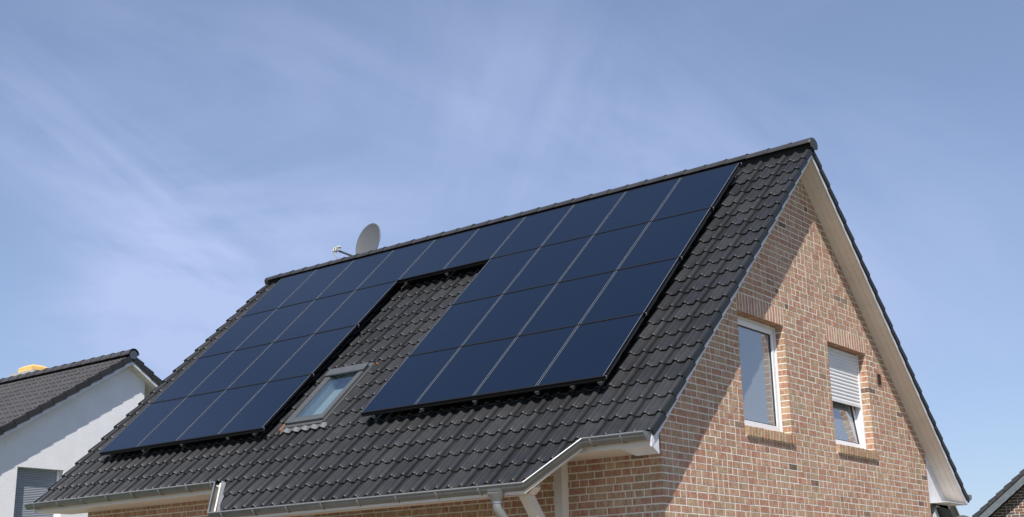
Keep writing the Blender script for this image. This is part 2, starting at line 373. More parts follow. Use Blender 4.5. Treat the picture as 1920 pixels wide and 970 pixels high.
# ridge tiles
mb = MB(); zr = .103; step = .3553; nn = 33; x = 1.055
def cap_ring(x, r, zo=0, n=14): return [(x, YR-r*cos(pi*j/n)*1.08, zr+zo+r*.86*sin(pi*j/n)) for j in range(n+1)]
for i in range(nn):
    xa = 1.055-i*step; xb = xa-step; dz = random.uniform(-.002, .002)
    st = [(xa, .121), (xa-.004, .128), (xa-.026, .128), (xa-.034, .117), (xb, .106)] if i else [(xa, .110), (xa-.006, .118), (xa-.03, .120), (xb-.02, .108)]
    if i: st = [(xa+.028, .1215), (xa+.006, .1220), (xa-.004, .1195), (xa-.012, .1165), (xb+.02, .1085)]
    rings = [cap_ring(a, r, dz) for a, r in st]; n = len(rings[0])
    mb.add([v for q in rings for v in q], [(k*n+j, k*n+j+1, (k+1)*n+j+1, (k+1)*n+j) for k in range(len(rings)-1) for j in range(n-1)], smooth=True)
rt = mb.build('ridge_cap', 'ridge', roof, recalc=False)
mb = MB(); mb.prism([(YR-.045, .0), (YR, .03), (YR+.045, .0), (YR+.045, .15), (YR, .17), (YR-.045, .15)], 'x', -10.69, 1.035); mb.build('ridge_roll', 'deck', rt)
for xx, t in ((1.048, .012), (-10.70, .012)):
    mb = MB(); rg = [(YR-.118*cos(pi*j/14), zr+.094*sin(pi*j/14)) for j in range(15)]; rg += [(YR+.10, zr-.06), (YR, zr-.085), (YR-.10, zr-.06)]
    mb.prism(rg, 'x', xx, xx+t); mb.build('ridge_end_disc', 'ridge', roof)

# roof deck (solid under the tiles, open at the roof window)
def slab(mb, x0, x1, s0, s1, h0, h1, rr=False, **k):
    P = [RF(x, s, h, rr) for h in (h0, h1) for x, s in ((x0, s0), (x1, s0), (x1, s1), (x0, s1))]
    mb.add(P, [(0, 3, 2, 1), (4, 5, 6, 7), (0, 1, 5, 4), (1, 2, 6, 5), (2, 3, 7, 6), (3, 0, 4, 7)], **k)
mb = MB(); D0, D1 = -.235, -.178
X0, X1 = -10.72, .98; sk = (SKY[0]+.05, SKY[1]-.05, SKY[2]+.05, SKY[3]-.05)
slab(mb, X0, X1, -.19, sk[2], D0, D1); slab(mb, X0, X1, sk[3], 6.26, D0, D1)
slab(mb, X0, sk[0], sk[2], sk[3], D0, D1); slab(mb, sk[1], X1, sk[2], sk[3], D0, D1)
slab(mb, X0, X1, -.13, 6.58, D0, D1, True)
# deck of the lower bay: a trapezoid
P = [RF(x, s, h) for h in (D0, D1) for x, s in ((-5.93, 6.262), (.08, 6.262), (-.32, 6.90), (-5.52, 6.90))]
mb.add(P, [(0, 3, 2, 1), (4, 5, 6, 7), (0, 1, 5, 4), (1, 2, 6, 5), (2, 3, 7, 6), (3, 0, 4, 7)])
mb.build('roof_deck', 'deck', roof)

# ------------------------------------------------------------ brickwork
CO = .0850; LS = .255; LH = .1250; J = .0150
def clip(poly, a, b, c):     # keep a*u+b*v<=c
    out = []
    for i in range(len(poly)):
        p, q = poly[i], poly[(i+1) % len(poly)]; dp = a*p[0]+b*p[1]-c; dq = a*q[0]+b*q[1]-c
        if dp <= 0: out.append(p)
        if dp*dq < 0: t = dp/(dp-dq); out.append((p[0]+(q[0]-p[0])*t, p[1]+(q[1]-p[1])*t))
    return out
def brick_wall(mb, axis, face, depth, u0, u1, z0, z1, zbase, clips=(), holes=(), start=None, reverse=False, sgn=1, scale=1):
    """lay courses; face plane coordinate, bricks go inward by depth"""
    co = CO*scale; k0 = int(math.floor((z0-zbase)/co)); k1 = int(math.ceil((z1-zbase)/co)); rg = random.Random(5+int(face*10))
    for k in range(k0, k1):
        za = zbase+k*co+J/2*scale; zb = za+co-J*scale; full = []
        for h in holes:
            if min(h[3], zb)-max(h[2], za) > .55*(zb-za): full.append((h[0], h[1]))
        iv = [(u0, u1)]
        for (ha, hb) in full:
            iv2 = []
            for (a, b) in iv:
                if hb <= a or ha >= b: iv2.append((a, b)); continue
                if ha > a: iv2.append((a, ha))
                if hb < b: iv2.append((hb, b))
            iv = iv2
        for (a0_, b0_) in iv:
          u = a0_; first = True; run = 0
          while u < b0_-.01:
            if first and start and a0_ == u0: ln = start(k)
            elif first: ln = (LH if k % 2 else LS)*scale
            else:
                ln = (LH if (rg.random() < (.30 if run < 4 else .8)) else LS)*scale
                run = 0 if ln < .2*scale else run+1
            e = min(u+ln-(J+.002)*scale, b0_); first = False
            if b0_-e < .075: e = b0_
            rects = [(u, e, za, zb)]
            for (ha, hb, hz0, hz1) in holes:
                nr = []
                for (a, b, c, d) in rects:
                    if b <= ha+.001 or a >= hb-.001 or d <= hz0 or c >= hz1: nr.append((a, b, c, d)); continue
                    if c < hz0-.010: nr.append((a, b, c, hz0-.004))
                    if d > hz1+.010: nr.append((a, b, hz1+.004, d))
                rects = nr
            for (a, b, c, d) in rects:
                jt = lambda m=.0018: rg.uniform(-m, m)
                l_ = 0 if (a == a0_) else jt(.0015); r_ = 0 if (b == b0_) else jt(.0015)
                pol = [(a+l_, c+jt()), (a*.5+b*.5, c+jt(.0022)), (b+r_, c+jt()), (b+r_, d+jt()), (a*.5+b*.5, d+jt(.0022)), (a+l_, d+jt())]
                for (ca, cb, cc) in clips: pol = clip(pol, ca, cb, cc) if len(pol) > 2 else pol
                if len(pol) < 3: continue
                f = face+sgn*rg.uniform(-.001, .0022); mb.prism(pol, axis, f-sgn*depth, f, r=rg.random())
            u = e+(J+.002)*scale
ZB = -4.601-CO*40
W1 = (-1.742, -.432, -4.091, -2.646); W2 = (.945, 2.302, -4.091, -2.646)
XG = .70; YF = -3.77; YB = 4.345; XW = -10.26; DEP = .118
roofc = lambda h: [(-math.tan(PT), 1, h/CS), (math.tan(PT), 1, h/CS+2*YR*math.tan(PT))]
SOLD = [(W1[0]-.0, W1[1]+.018), (W2[0], W2[1]+.04)]
holes = [W1, W2, (W1[0]-.005, W1[1]+.018, W1[3]-.01, W1[3]+.255), (W2[0]-.005, W2[1]+.04, W2[3]-.01, W2[3]+.255),
         (W1[0]-.005, W1[1]+.045, W1[2]-.170, W1[2]-.085), (W2[0]-.005, W2[1]+.075, W2[2]-.170, W2[2]-.085), (W1[0]-.005, W1[1], W1[2]-.085, W1[2]+.001), (W2[0]-.005, W2[1], W2[2]-.085, W2[2]+.001), (2.655, 2.79, -3.071, -2.901)]
corner = lambda k: LS if k % 2 else LH+.003
gw = MB()
brick_wall(gw, 'x', XG, DEP+.03, YF, YB, -H, .1, ZB, clips=roofc(-.26), holes=holes, start=corner)
# soldier courses and brick sills
rg = random.Random(11)
for (a, b), W in zip(SOLD, (W1, W2)):
    n = 16; p = (b-a)/n
    for i in range(n):
        J_ = .023; ya = a+i*p+J_/2; f = XG+rg.uniform(-.001, .002)
        gw.prism([(ya, W[3]+rg.uniform(-.002, .002)), (ya+p-J_, W[3]+rg.uniform(-.002, .002)), (ya+p-J_, W[3]+.255-J/2), (ya, W[3]+.255-J/2)], 'x', f-DEP-.03, f, r=rg.random())
gable = gw.build('brick_wall', 'brick', house, recalc=True)
tag(gable, 'sunlit gable brickwork with white joints')
for W, b in ((W1, W1[1]+.040), (W2, W2[1]+.070)):
    sw = MB(); a = W[0]+.03; n = 16; p = (b-a)/n
    for i in range(n):
        ya = a+i*p+.008; q = rg.uniform(-.003, .003); z0 = W[2]-.163+q
        sw.prism([(XG-.155, z0+.03), (XG+.034, z0-.004), (XG+.042, z0+.118+q), (XG-.155, z0+.160)], 'y', ya, ya+p-.016, r=.72+.24*rg.random())
    so2 = sw.build('brick_sill', 'brick', gable, bevel=.004); sb_ = MB(); z0 = W[2]-.163; sb_.prism([(XG-.15, z0+.034), (XG+.020, z0+.008), (XG+.024, z0+.092), (XG-.15, z0+.146)], 'y', a+.02, b-.02); sb_.build('sill_mortar', 'mortar', so2)
fw = MB()
# front wall: the courses run on round the corner
kk = lambda k: 0
def front_courses():
    rgf = random.Random(3)
    k0 = int(math.floor((-H-ZB)/CO))
    for k in range(k0, int((-4.55-ZB)/CO)+1):
        za = ZB+k*CO+J/2; zb = za+CO-J; x = XG-DEP-.03-J
        lead = LS-DEP-.03-J if k % 2 == 0 else None      # header visible through the end of the gable brick, or a stretcher remainder
        first = True; run = 0
        if lead: fw.prism([(x-(lead-J)+0, za), (XG-DEP-.0305, za), (XG-DEP-.0305, zb), (x-(lead-J), zb)], 'y', YF, YF+.1, r=rgf.random()); x = x-(lead-J)-J
        while x > XW+.02:
            ln = LH if rgf.random() < (.3 if run < 4 else .8) else LS; run = 0 if ln < .2 else run+1
            xa = max(x-ln+J, XW); 
            if xa-XW < .06: xa = XW
            jt = lambda: rgf.uniform(-.0022, .0022); f = YF+rgf.uniform(-.002, .0015)
            zt = zb if zb < -4.64 else min(zb, -4.60)
            fw.prism([(xa, za+jt()), ((xa+x)/2, za+jt()), (x, za+jt()), (x, zt+jt()), ((xa+x)/2, zt+jt()), (xa, zt+jt())], 'y', f, f+.10, r=rgf.random())
            x = xa-J
front_courses()
fwo = fw.build('brick_wall', 'brick', house); tag(fwo, 'shaded front brick wall under the eaves')
# mortar core of the walls
mc = MB(); XI = .44
def gable_strip(y0, y1, z0, z1=None):
    top = lambda y: (-.245/CS+math.tan(PT)*y) if y <= YR else (-.245/CS+math.tan(PT)*(2*YR-y))
    pts = [(y0, z0), (y1, z0)]
    if z1 is not None: pts += [(y1, z1), (y0, z1)]
    else:
        pts += [(y1, top(y1))]
        if y0 < YR < y1: pts += [(YR, top(YR))]
        pts += [(y0, top(y0))]
    mc.prism(pts, 'x', XI, XG-.0025)
e = .0025
for (a, b, W) in ((YF+.0025, W1[0]-e, None), (W1[0]-e, W1[1]+e, W1), (W1[1]+e, W2[0]-e, None), (W2[0]-e, W2[1]+e, W2), (W2[1]+e, YB-.006, None)):
    if W is None: gable_strip(a, b, -H)
    else: gable_strip(a, b, -H, W[2]-.15); gable_strip(a, b, W[3]+.006)
mc.box((XW, YF+.0025, -H), (XI, YF+.24, -4.60)); mc.box((XW, YB-.24, -H), (XI, YB, -4.60))
mc.prism([(YF+.24, -H), (YB-.24, -H), (YB-.24, -4.4), (YR, -.1), (YF+.24, -4.4)], 'x', XW, XW+.24)
mc.build('mortar_core', 'mortar', house)
mb = MB(); mb.box((XW+.24, YF+.24, -4.95), (XI, YB-.24, -4.85)); mb.build('attic_floor', 'room', house)

# vent
vz0, vz1 = -3.068, -2.904
mb = MB(); mb.box((XG-.05, 2.657, vz0), (XG+.001, 2.788, vz1)); mb.box((XG+.001, 2.657, vz0), (XG+.016, 2.668, vz1)); mb.box((XG+.001, 2.777, vz0), (XG+.016, 2.788, vz1)); mb.box((XG+.001, 2.668, vz1-.012), (XG+.016, 2.777, vz1))
for i in range(6):
    z = vz0+.002+i*.025; mb.prism([(XG+.0012, z+.014), (XG+.015, z), (XG+.015, z+.006), (XG+.0012, z+.020)], 'y', 2.668, 2.777)
mb.build('air_vent', 'vent', gable)

# ------------------------------------------------------------ gable windows
def frame_rect(mb, x0, x1, ya, yb, za, zb, w, **k):
    mb.box((x0, ya, za), (x1, yb, za+w), **k); mb.box((x0, ya, zb-w), (x1, yb, zb), **k)
    mb.box((x0, ya, za+w), (x1, ya+w, zb-w), **k); mb.box((x0, yb-w, za+w), (x1, yb, zb-w), **k)
def window(W, lab):
    t = MB(); xo = XG-.15
    frame_rect(t, xo-.07, xo, W[0]+.002, W[1]-.002, W[2]-.035, W[3]-.0, .058)
    fr = t.build('window_frame', 'pvc', None, bevel=.004); return fr, xo
def win_obj(name, W, lab):
    o = empty(name, (XG-.16, (W[0]+W[1])/2, W[2]), None, None); o.parent = house; o.matrix_parent_inverse = Matrix.Translation(-Vector(house.location)); tag(o, lab); return o
def attach(o, p):
    o.parent = p; o.matrix_parent_inverse = Matrix.Translation(-Vector(p.location)); return o
# window 1: closed casement
w1 = win_obj('gable_window', W1, 'tall white window with a single closed sash'); xo = XG-.15
t = MB(); frame_rect(t, xo-.07, xo, W1[0]+.002, W1[1]-.002, W1[2]-.045, W1[3]-.001, .06); attach(t.build('window_frame', 'pvc', bevel=.004), w1)
t = MB(); g = .064
t.box((xo+.002, W1[0]+.002, W1[3]-.035), (xo+.014, W1[1]-.03, W1[3]-.003)); t.box((xo, W1[1]-.028, W1[2]-.045), (xo+.026, W1[1]-.003, W1[3]-.004)); attach(t.build('shutter_rail', 'pvc', bevel=.003), w1)
t = MB(); frame_rect(t, xo-.05, xo+.012, W1[0]+.045, W1[1]-.047, W1[2]+.0, W1[3]-.046, .072); attach(t.build('sash', 'pvc', bevel=.006), w1)
t = MB(); y0, y1, z0, z1 = W1[0]+.117, W1[1]-.119, W1[2]+.072, W1[3]-.118
frame_rect(t, xo-.03, xo-.006, y0, y1, z0, z1, .012); attach(t.build('seal', 'seal'), w1)
t = MB(); t.box((xo-.024, y0+.002, z0+.002), (xo-.018, y1-.002, z1-.002)); attach(t.build('pane', 'glass'), w1)
# room behind
for W in (W1, W2):
    t = MB()
    t.box((XI-1.6, W[0]-.3, W[2]-.4), (XI-1.56, W[1]+.3, W[3]+.3)); t.box((XI-1.6, W[0]-.34, W[2]-.4), (XI, W[0]-.3, W[3]+.3)); t.box((XI-1.6, W[1]+.3, W[2]-.4), (XI, W[1]+.34, W[3]+.3))
    t.box((XI-1.56, W[0]-.3, W[3]+.26), (XI, W[1]+.3, W[3]+.3)); t.box((XI-1.56, W[0]-.3, W[2]-.4), (XI, W[1]+.3, W[2]-.36))
    t.build('room_lining', 'room_dark', house)
# window 2: roller shutter half down, tilted sash
w2 = win_obj('gable_window', W2, 'white window with a half lowered roller shutter and a tilted sash')
t = MB(); frame_rect(t, xo-.07, xo, W2[0]+.002, W2[1]-.002, W2[2]-.045, W2[3]-.001, .06); attach(t.build('window_frame', 'pvc', bevel=.004), w2)
for ya, yb in ((W2[1]-.044, W2[1]-.003), (W2[0]+.003, W2[0]+.044)):
    t = MB(); t.box((xo+.001, ya, W2[2]-.04), (xo+.030, yb, W2[3]-.004)); attach(t.build('shutter_rail', 'pvc', bevel=.003), w2)
t = MB(); zt = W2[3]-.006; zb2 = -3.452; n = 15; hh = (zt-zb2)/n
for i in range(n):
    z = zb2+i*hh; pr = [(xo+.006, z), (xo+.010, z), (xo+.0125, z+hh*.16), (xo+.0175, z+hh*.35), (xo+.0190, z+hh*.55), (xo+.0175, z+hh*.75), (xo+.0125, z+hh*.90), (xo+.010, z+hh*.985), (xo+.006, z+hh*.985)]
    if i == 0: pr = [(xo+.004, z-.012), (xo+.018, z-.012), (xo+.020, z+.03), (xo+.012, z+hh*.985), (xo+.004, z+hh*.985)]
    t.prism(pr, 'y', W2[0]+.012, W2[1]-.046)
attach(t.build('roller_shutter', 'shutter'), w2)
t = MB(); ti = .13   # sash tilts inwards at the top
def tl(x, z): zz = z-(W2[2]+.0); return x-zz*ti
def tbox(mb, xa, xb, ya, yb, za, zb):
    P = [(tl(x, z), y, z) for z in (za, zb) for x, y in ((xa, ya), (xb, ya), (xb, yb), (xa, yb))]
    mb.add(P, [(0, 3, 2, 1), (4, 5, 6, 7), (0, 1, 5, 4), (1, 2, 6, 5), (2, 3, 7, 6), (3, 0, 4, 7)])
ya, yb, za, zb = W2[0]+.045, W2[1]-.060, W2[2], W2[3]-.046; ww = .072
for q in ((ya, yb, za, za+ww), (ya, yb, zb-ww, zb), (ya, ya+ww, za+ww, zb-ww), (yb-ww, yb, za+ww, zb-ww)): tbox(t, xo-.05, xo+.001, *q)
attach(t.build('sash', 'pvc', bevel=.005), w2)
t = MB(); 
for q in ((ya+ww, yb-ww, za+ww, za+ww+.012), (ya+ww, ya+ww+.012, za+ww+.012, zb-ww), (yb-ww-.012, yb-ww, za+ww+.012, zb-ww)): tbox(t, xo-.03, xo-.008, *q)
attach(t.build('seal', 'seal'), w2)
t = MB(); tbox(t, xo-.026, xo-.020, ya+ww+.002, yb-ww-.002, za+ww+.002, zb-ww-.002); attach(t.build('pane', 'glass'), w2)

# ------------------------------------------------------------ verge boards, soffits, fascias
zz = lambda y, h: (h/CS+math.tan(PT)*y) if y <= YR else (h/CS+math.tan(PT)*(2*YR-y))
def sloped(mb, x0, x1, ya, yb, h0, h1, zmin=None, **k):     # band along the roof line between two heights; crosses the ridge
    pts = [ya]+([YR] if ya < YR < yb else [])+[yb]
    low = [(y, zz(y, h0)) for y in pts]; up = [(y, zz(y, h1)) for y in pts[::-1]]
    if len(pts) == 3:
        mb.prism([low[0], low[1], up[1], up[2]], 'x', x0, x1, **k); mb.prism([low[1], low[2], up[0], up[1]], 'x', x0, x1, **k)
    else:
        pl = low+up
        if zmin is not None: pl = clip(pl, 0, -1, -zmin)
        if len(pl) > 2: mb.prism(pl, 'x', x0, x1, **k)
YE = -4.42                                     # fascia plane at the front eave
YE2 = 5.24
for xa, xb in ((.985, 1.003), (-10.74, -10.722)):
    for ya, yb in ((YE-.02, YR-.0005), (YR+.0005, YE2+.03)):
        mb = MB(); sloped(mb, xa, xb, ya, yb, -.262, -.200, zmin=-4.785 if ya > 0 else None); mb.build('verge_board', 'white', house)
for side in (0, 1):
    x0 = XG+.001 if side == 0 else -10.722; x1 = .985 if side == 0 else XW-.001; n = 3
    for (ya, yb) in ((YE, YR-.001), (YR+.001, YE2+.02)):
        mb = MB()
        for i in range(n):
            a = x0+(x1-x0)*i/n; b = x0+(x1-x0)*(i+1)/n-.006
            zm = -4.775 if ya > 0 else None; sloped(mb, a, b, ya, yb, -.252, -.240, zmin=zm); sloped(mb, b, b+.006, ya, yb, -.247, -.240, zmin=zm)
        mb.build('verge_soffit', 'soffit', house)
# eave fascia + grooved soffit (front, outside the bay it is seen; inside it continues)
ZS = -4.632
mb = MB(); mb.box((-10.74, YE-.012, ZS-.004), (.984, YE+.010, -4.53)); mb.build('fascia', 'soffit', house)
mb = MB(); mb.box((-10.74, YE2-.010, -4.79), (.984, YE2+.012, -4.72)); mb.build('fascia', 'soffit', house)
for y0, y1, zo in ((YE+.011, YF-.003, 0), (YB+.003, YE2-.011, -.155)):
    n = 7; mb = MB()
    for i in range(n):
        a = y0+(y1-y0)*i/n; b = y0+(y1-y0)*(i+1)/n; mb.box((-10.72, a, ZS+zo), (.70, b-.010, ZS+.012+zo)); mb.box((-10.72, b-.010, ZS+.006+zo), (.70, b, ZS+.012+zo))
    mb.build('eave_soffit', 'soffit', house)
# closing boxes at the verge ends of the eaves
mb = MB()
A = (.58, YE-.014, ZS-.002); Cc = (.984, YE-.014, ZS-.002); B = (.984, -4.285, -4.715); D = (.984, YE-.014, -4.47); E_ = (.984, -4.285, zz(-4.285, -.262)-.001); F_ = (.985-.28, -4.285, ZS+.01)
mb.add([A, Cc, B, D, E_, (.58, YE-.014, -4.47), (.703, -4.285, -4.715), (.703, -4.285, ZS+.02)], [(0, 1, 2), (1, 3, 4, 2), (0, 2, 6), (2, 4, 7, 6), (0, 6, 7)])
P = [(YE-.006, ZS-.008), (YE-.006, -4.46), (-4.285, zz(-4.285, -.262)-.002), (-4.285, -4.72)]
mb.prism(P, 'x', .9845, .9965)
mb.build('eave_box', 'white', house, recalc=True)
mb = MB()   # rear end: triangular white panel standing over the wall corner, and the boards under it
P = [(YB+.004, -4.785), (YE2-.012, -4.785), (YE2-.012, zz(YE2-.012, -.253)), (YB+.004, zz(YB+.004, -.253))]
mb.prism(P, 'x', XG-.02, XG+.0); mb.box((XG+.001, YB+.004, -4.787), (.984, YE2-.012, -4.777)); mb.build('eave_box', 'white', house)

# ------------------------------------------------------------ lower bay: beam, posts, braces
mb = MB()
def chamf(x, s): return [(x, -5.085+.0), (x+s*.035, -5.02), (x+s*.03, -4.95), (x, -4.915)]
poly = [(-4.86, -5.085), (-.345, -5.085), (-.275, -5.015), (-.33, -4.925), (-4.875, -4.925), (-4.93, -5.015)]
mb.prism(poly, 'y', -4.86, -4.73)
beam = mb.build('eave_beam', 'timber', house, bevel=.004)
mb = MB(); 
for pts in (((-6.05, -4.50), (-5.58, -4.97)), ((-5.58, -4.97), (-.32, -4.97)), ((-.32, -4.97), (.14, -4.50))):
    (xa, y_a), (xb, y_b) = pts
    za_ = -4.612-(-4.50-y_a)*1.0; zb_ = -4.612-(-4.50-y_b)*1.0; q = .0
    d = Vector((xb-xa, y_b-y_a, 0)).normalized(); nrm = Vector((-d.y, d.x, 0))*.02
    vs = []
    for (xx, yy, z_) in ((xa, y_a, za_), (xb, y_b, zb_)):
        for hz in (0-.005, .10):
            vs += [(xx, yy, z_+hz+.06*0), (xx+nrm.x, yy+nrm.y, z_+hz)]
    mb.add(vs, [(0, 1, 3, 2), (4, 6, 7, 5), (0, 4, 5, 1), (2, 3, 7, 6), (0, 2, 6, 4), (1, 5, 7, 3)])
mb.build('bay_fascia', 'timber', house)
for xa, xb, fin in ((-.52, -.40, 0), (-4.74, -4.62, 0)):
    mb = MB(); mb.box((xa, -4.16, -H), (xb, -4.04, -4.636)); mb.build('timber_post', 'timber', house, bevel=.004)
for xc, off in ((-.43, 0), (-4.68, 0)):
    mb = MB(); mb.bar((xc, -4.84, -5.03), (xc, -4.10, -5.95), .115, .12, up=(1, 0, 0)); mb.build('timber_brace', 'timber', house, bevel=.004)

# ------------------------------------------------------------ gutters
RG = .076
ZU, ZL = -4.505, -4.978
path = [(-10.83, -4.49, ZU), (-6.045, -4.49, ZU), (-5.575, -4.96, ZL), (-.325, -4.96, ZL), (.145, -4.49, ZU), (.985, -4.49, ZU)]
def gutter(mb, path, out=(0, -1, 0), R=RG, n=14, off=0.0, lip=True):
    pts = [Vector(p) for p in path]; rings = []; lips = []
    for i, p in enumerate(pts):
        d0 = (pts[i]-pts[i-1]) if i else (pts[1]-pts[0]); d1 = (pts[i+1]-pts[i]) if i < len(pts)-1 else d0
        d0.z = 0; d1.z = 0; d0.normalize(); d1.normalize()
        t = (d0+d1).normalized(); sg = -1 if out[1] < 0 else 1
        nrm = Vector((t.y, -t.x, 0))*(1 if sg < 0 else -1); k = 1/max(.5, (Vector((d0.y, -d0.x, 0))*(1 if sg < 0 else -1)).dot(nrm))
        ring = []
        for j in range(n+1):
            a = pi*j/n; ring.append(p+nrm*(cos(a)*(R+off))*k+Vector((0, 0, -sin(a)*(R+off))))
        rings.append(ring); lips.append(p+nrm*(R+.004)*k+Vector((0, 0, .004)))
    m_ = n+1
    mb.add([v for r in rings for v in r], [(i*m_+j, i*m_+j+1, (i+1)*m_+j+1, (i+1)*m_+j) for i in range(len(rings)-1) for j in range(n)], smooth=True)
    inner = [[v+(pts[i]-v)*.03 for v in r] for i, r in enumerate(rings)]
    mb.add([v for r in inner for v in r], [(i*m_+j, (i+1)*m_+j, (i+1)*m_+j+1, i*m_+j+1) for i in range(len(rings)-1) for j in range(n)], smooth=True)
    return lips, rings
def half_strap(mb, x, y, z, R=RG, w=.028, n=14):
    r1 = [(x+dx, y-cos(pi*j/n)*(R+.009), z-sin(pi*j/n)*(R+.009)) for dx in (-w/2, w/2) for j in range(n+1)]; m_ = n+1
    r0 = [(x+dx, y-cos(pi*j/n)*(R-.001), z-sin(pi*j/n)*(R-.001)) for dx in (-w/2, w/2) for j in range(n+1)]
    mb.add(r1+r0, [(j, j+1, m_+j+1, m_+j) for j in range(n)]+[(j, j+1, 2*m_+j+1, 2*m_+j) for j in range(n)]+[(m_+j, m_+j+1, 3*m_+j+1, 3*m_+j) for j in range(n)])
mb = MB(); lips, rings = gutter(mb, path)
gut = mb.build('gutter', 'zinc', house, recalc=False)
mb = MB()
for a, b in zip(lips, lips[1:]): mb.tube([a, b], .011, n=10)
mb.build('gutter_bead', 'zinc_new', gut)
for xx, yy_, zz_ in [(-10.57+.6433*i, -4.49, ZU) for i in range(7)]+[(q, -4.49, ZU) for q in (-6.17, .29, .69)]+[(-5.34+.631*i, -4.96, ZL) for i in range(8)]:
    mb = MB(); half_strap(mb, xx, yy_, zz_); mb.build('gutter_bracket', 'strap', gut)
for xx in (-10.83, .985):
    mb = MB(); n = 14; pr = [(-4.49-cos(pi*j/n)*(RG+.004), ZU-sin(pi*j/n)*(RG+.004)) for j in range(n+1)]+[(-4.49+RG+.004, ZU+.012), (-4.49-RG-.004, ZU+.012)]
    mb.prism(pr, 'x', xx-.004, xx+.006)
    pr2 = [(-4.49-cos(pi*j/n)*.05, ZU-.01-sin(pi*j/n)*.05) for j in range(n+1)]; mb.prism(pr2, 'x', xx+.0058, xx+.009)
    mb.build('gutter_end', 'zinc', gut)
mb = MB()   # zinc tray between the slanted gutter and the cut tiles on the left
mb.add([(-6.09, -4.44, -4.475), (-5.90, -4.38, -4.50), (-5.44, -4.86, -4.985), (-5.60, -4.91, -4.975)], [(0, 1, 2, 3)])
mb.build('valley_tray', 'zinc_new', gut)
mb = MB(); gutter(mb, [(.995, YE2+.15, -4.63), (-10.83, YE2+.15, -4.63)], out=(0, 1, 0))
# rear gutter seen end-on beyond the verge
g2 = mb.build('gutter', 'zinc', house, recalc=False)
mb = MB(); n = 14; mb.prism([(YE2+.15-cos(pi*j/n)*(RG+.004), -4.63-sin(pi*j/n)*(RG+.004)) for j in range(n+1)]+[(YE2+.15+RG+.004, -4.618), (YE2+.15-RG-.004, -4.618)], 'x', .992, 1.000); mb.build('gutter_end', 'zinc', g2)
# funnel and downpipe (front)
mb = MB(); fx, fy = -.70, -4.975
mb.tube([(fx, fy-.02, -5.04), (fx, fy-.01, -5.08), (fx, fy+.0, -5.155)], [.105, .094, .054], n=22)
mb.tube([(fx, fy, -5.150), (fx, fy, -5.165)], .062, n=22); mb.tube([(fx, fy, -5.16), (fx, fy, -5.215), (fx+.015, fy+.03, -5.27), (fx+.03, fy+.12, -5.37), (fx+.04, fy+.30, -5.52), (fx+.05, fy+.55, -5.74), (fx+.05, fy+.70, -5.86), (fx+.05, fy+.76, -5.98), (fx+.05, fy+.76, -H)], .054, n=22)
mb.build('downpipe', 'zinc_new', house)
mb = MB(); mb.tube([(.57, 4.72, -4.80), (.57, 4.70, -4.83), (.57, 4.62, -4.92)], [.095, .09, .062]); mb.tube([(.57, 4.62, -4.91), (.57, 4.60, -5.1), (.57, 4.46, -5.4), (.57, 4.43, -5.6), (.57, 4.43, -H)], .05); mb.build('downpipe', 'zinc', house)

# ------------------------------------------------------------ roof window
sx0, sx1, s0, s1 = SKY
rw = empty('roof_window', RF((sx0+sx1)/2, (s0+s1)/2, -.1), None, None); attach(rw, house); tag(rw, 'grey framed roof window in the tiles between the panel blocks')
t = MB(); hT, hB = -.045, -.17; wf = .075
slab(t, sx0, sx0+wf, s0, s1, hB, hT); slab(t, sx1-wf, sx1, s0, s1, hB, hT); slab(t, sx0+wf, sx1-wf, s1-.085, s1, hB, hT-.005); slab(t, sx0+wf, sx1-wf, s0, s0+.10, hB, hT-.004)
attach(t.build('window_frame', 'grey_al', bevel=.006), rw)
t = MB(); slab(t, sx0-.012, sx1+.012, s0-.02, s0+.155, hT+.001, hT+.030); attach(t.build('top_cover', 'grey_al', bevel=.01), rw)
t = MB(); q = .03
slab(t, sx0+wf, sx0+wf+q, s0+.16, s1-.085, hT-.03, hT-.006); slab(t, sx1-wf-q, sx1-wf, s0+.16, s1-.085, hT-.03, hT-.006); slab(t, sx0+wf+q, sx1-wf-q, s1-.115, s1-.085, hT-.03, hT-.006)
attach(t.build('sash', 'grey_al', bevel=.004), rw)
t = MB(); slab(t, sx0+wf+q-.002, sx1-wf-q+.002, s0+.10, s1-.113, hT-.027, hT-.022); attach(t.build('pane', 'glass_roof'), rw)
t = MB(); d = -.27; i0, i1, j0, j1 = sx0+wf+.012, sx1-wf-.012, s0+.11, s1-.10
def quad(mb, *p, **k): mb.add(p, [tuple(range(len(p)))], **k)
quad(t, RF(i0, j0, -.08), RF(i0, j1, -.08), RF(i0-.02, j1+.15, d), RF(i0-.02, j0-.25, d)); quad(t, RF(i1, j0, -.08), RF(i1, j1, -.08), RF(i1+.02, j1+.15, d), RF(i1+.02, j0-.25, d))
quad(t, RF(i0, j0, -.08), RF(i1, j0, -.08), RF(i1+.02, j0-.25, d), RF(i0-.02, j0-.25, d)); quad(t, RF(i0, j1, -.08), RF(i1, j1, -.08), RF(i1+.02, j1+.15, d), RF(i0-.02, j1+.15, d))
quad(t, RF(i0-.02, j0-.25, d), RF(i1+.02, j0-.25, d), RF(i1+.02, j1+.15, d), RF(i0-.02, j1+.15, d))
attach(t.build('window_lining', 'room'), rw)
t = MB()   # side flashings and upper flashing
slab(t, sx0-.075, sx0-.001, s0-.05, s1+.05, -.150, -.105); slab(t, sx1+.001, sx1+.035, s0-.05, s1+.03, -.150, -.085); slab(t, sx0-.03, sx1+.03, s0-.10, s0-.021, -.13, -.085)
slab(t, sx0+.0, sx1+.0, s1+.001, s1+.060, -.15, -.085)
attach(t.build('flashing', 'grey_al', bevel=.004), rw)
t = MB(); n = 90; P = []   # pleated apron laid over the humps
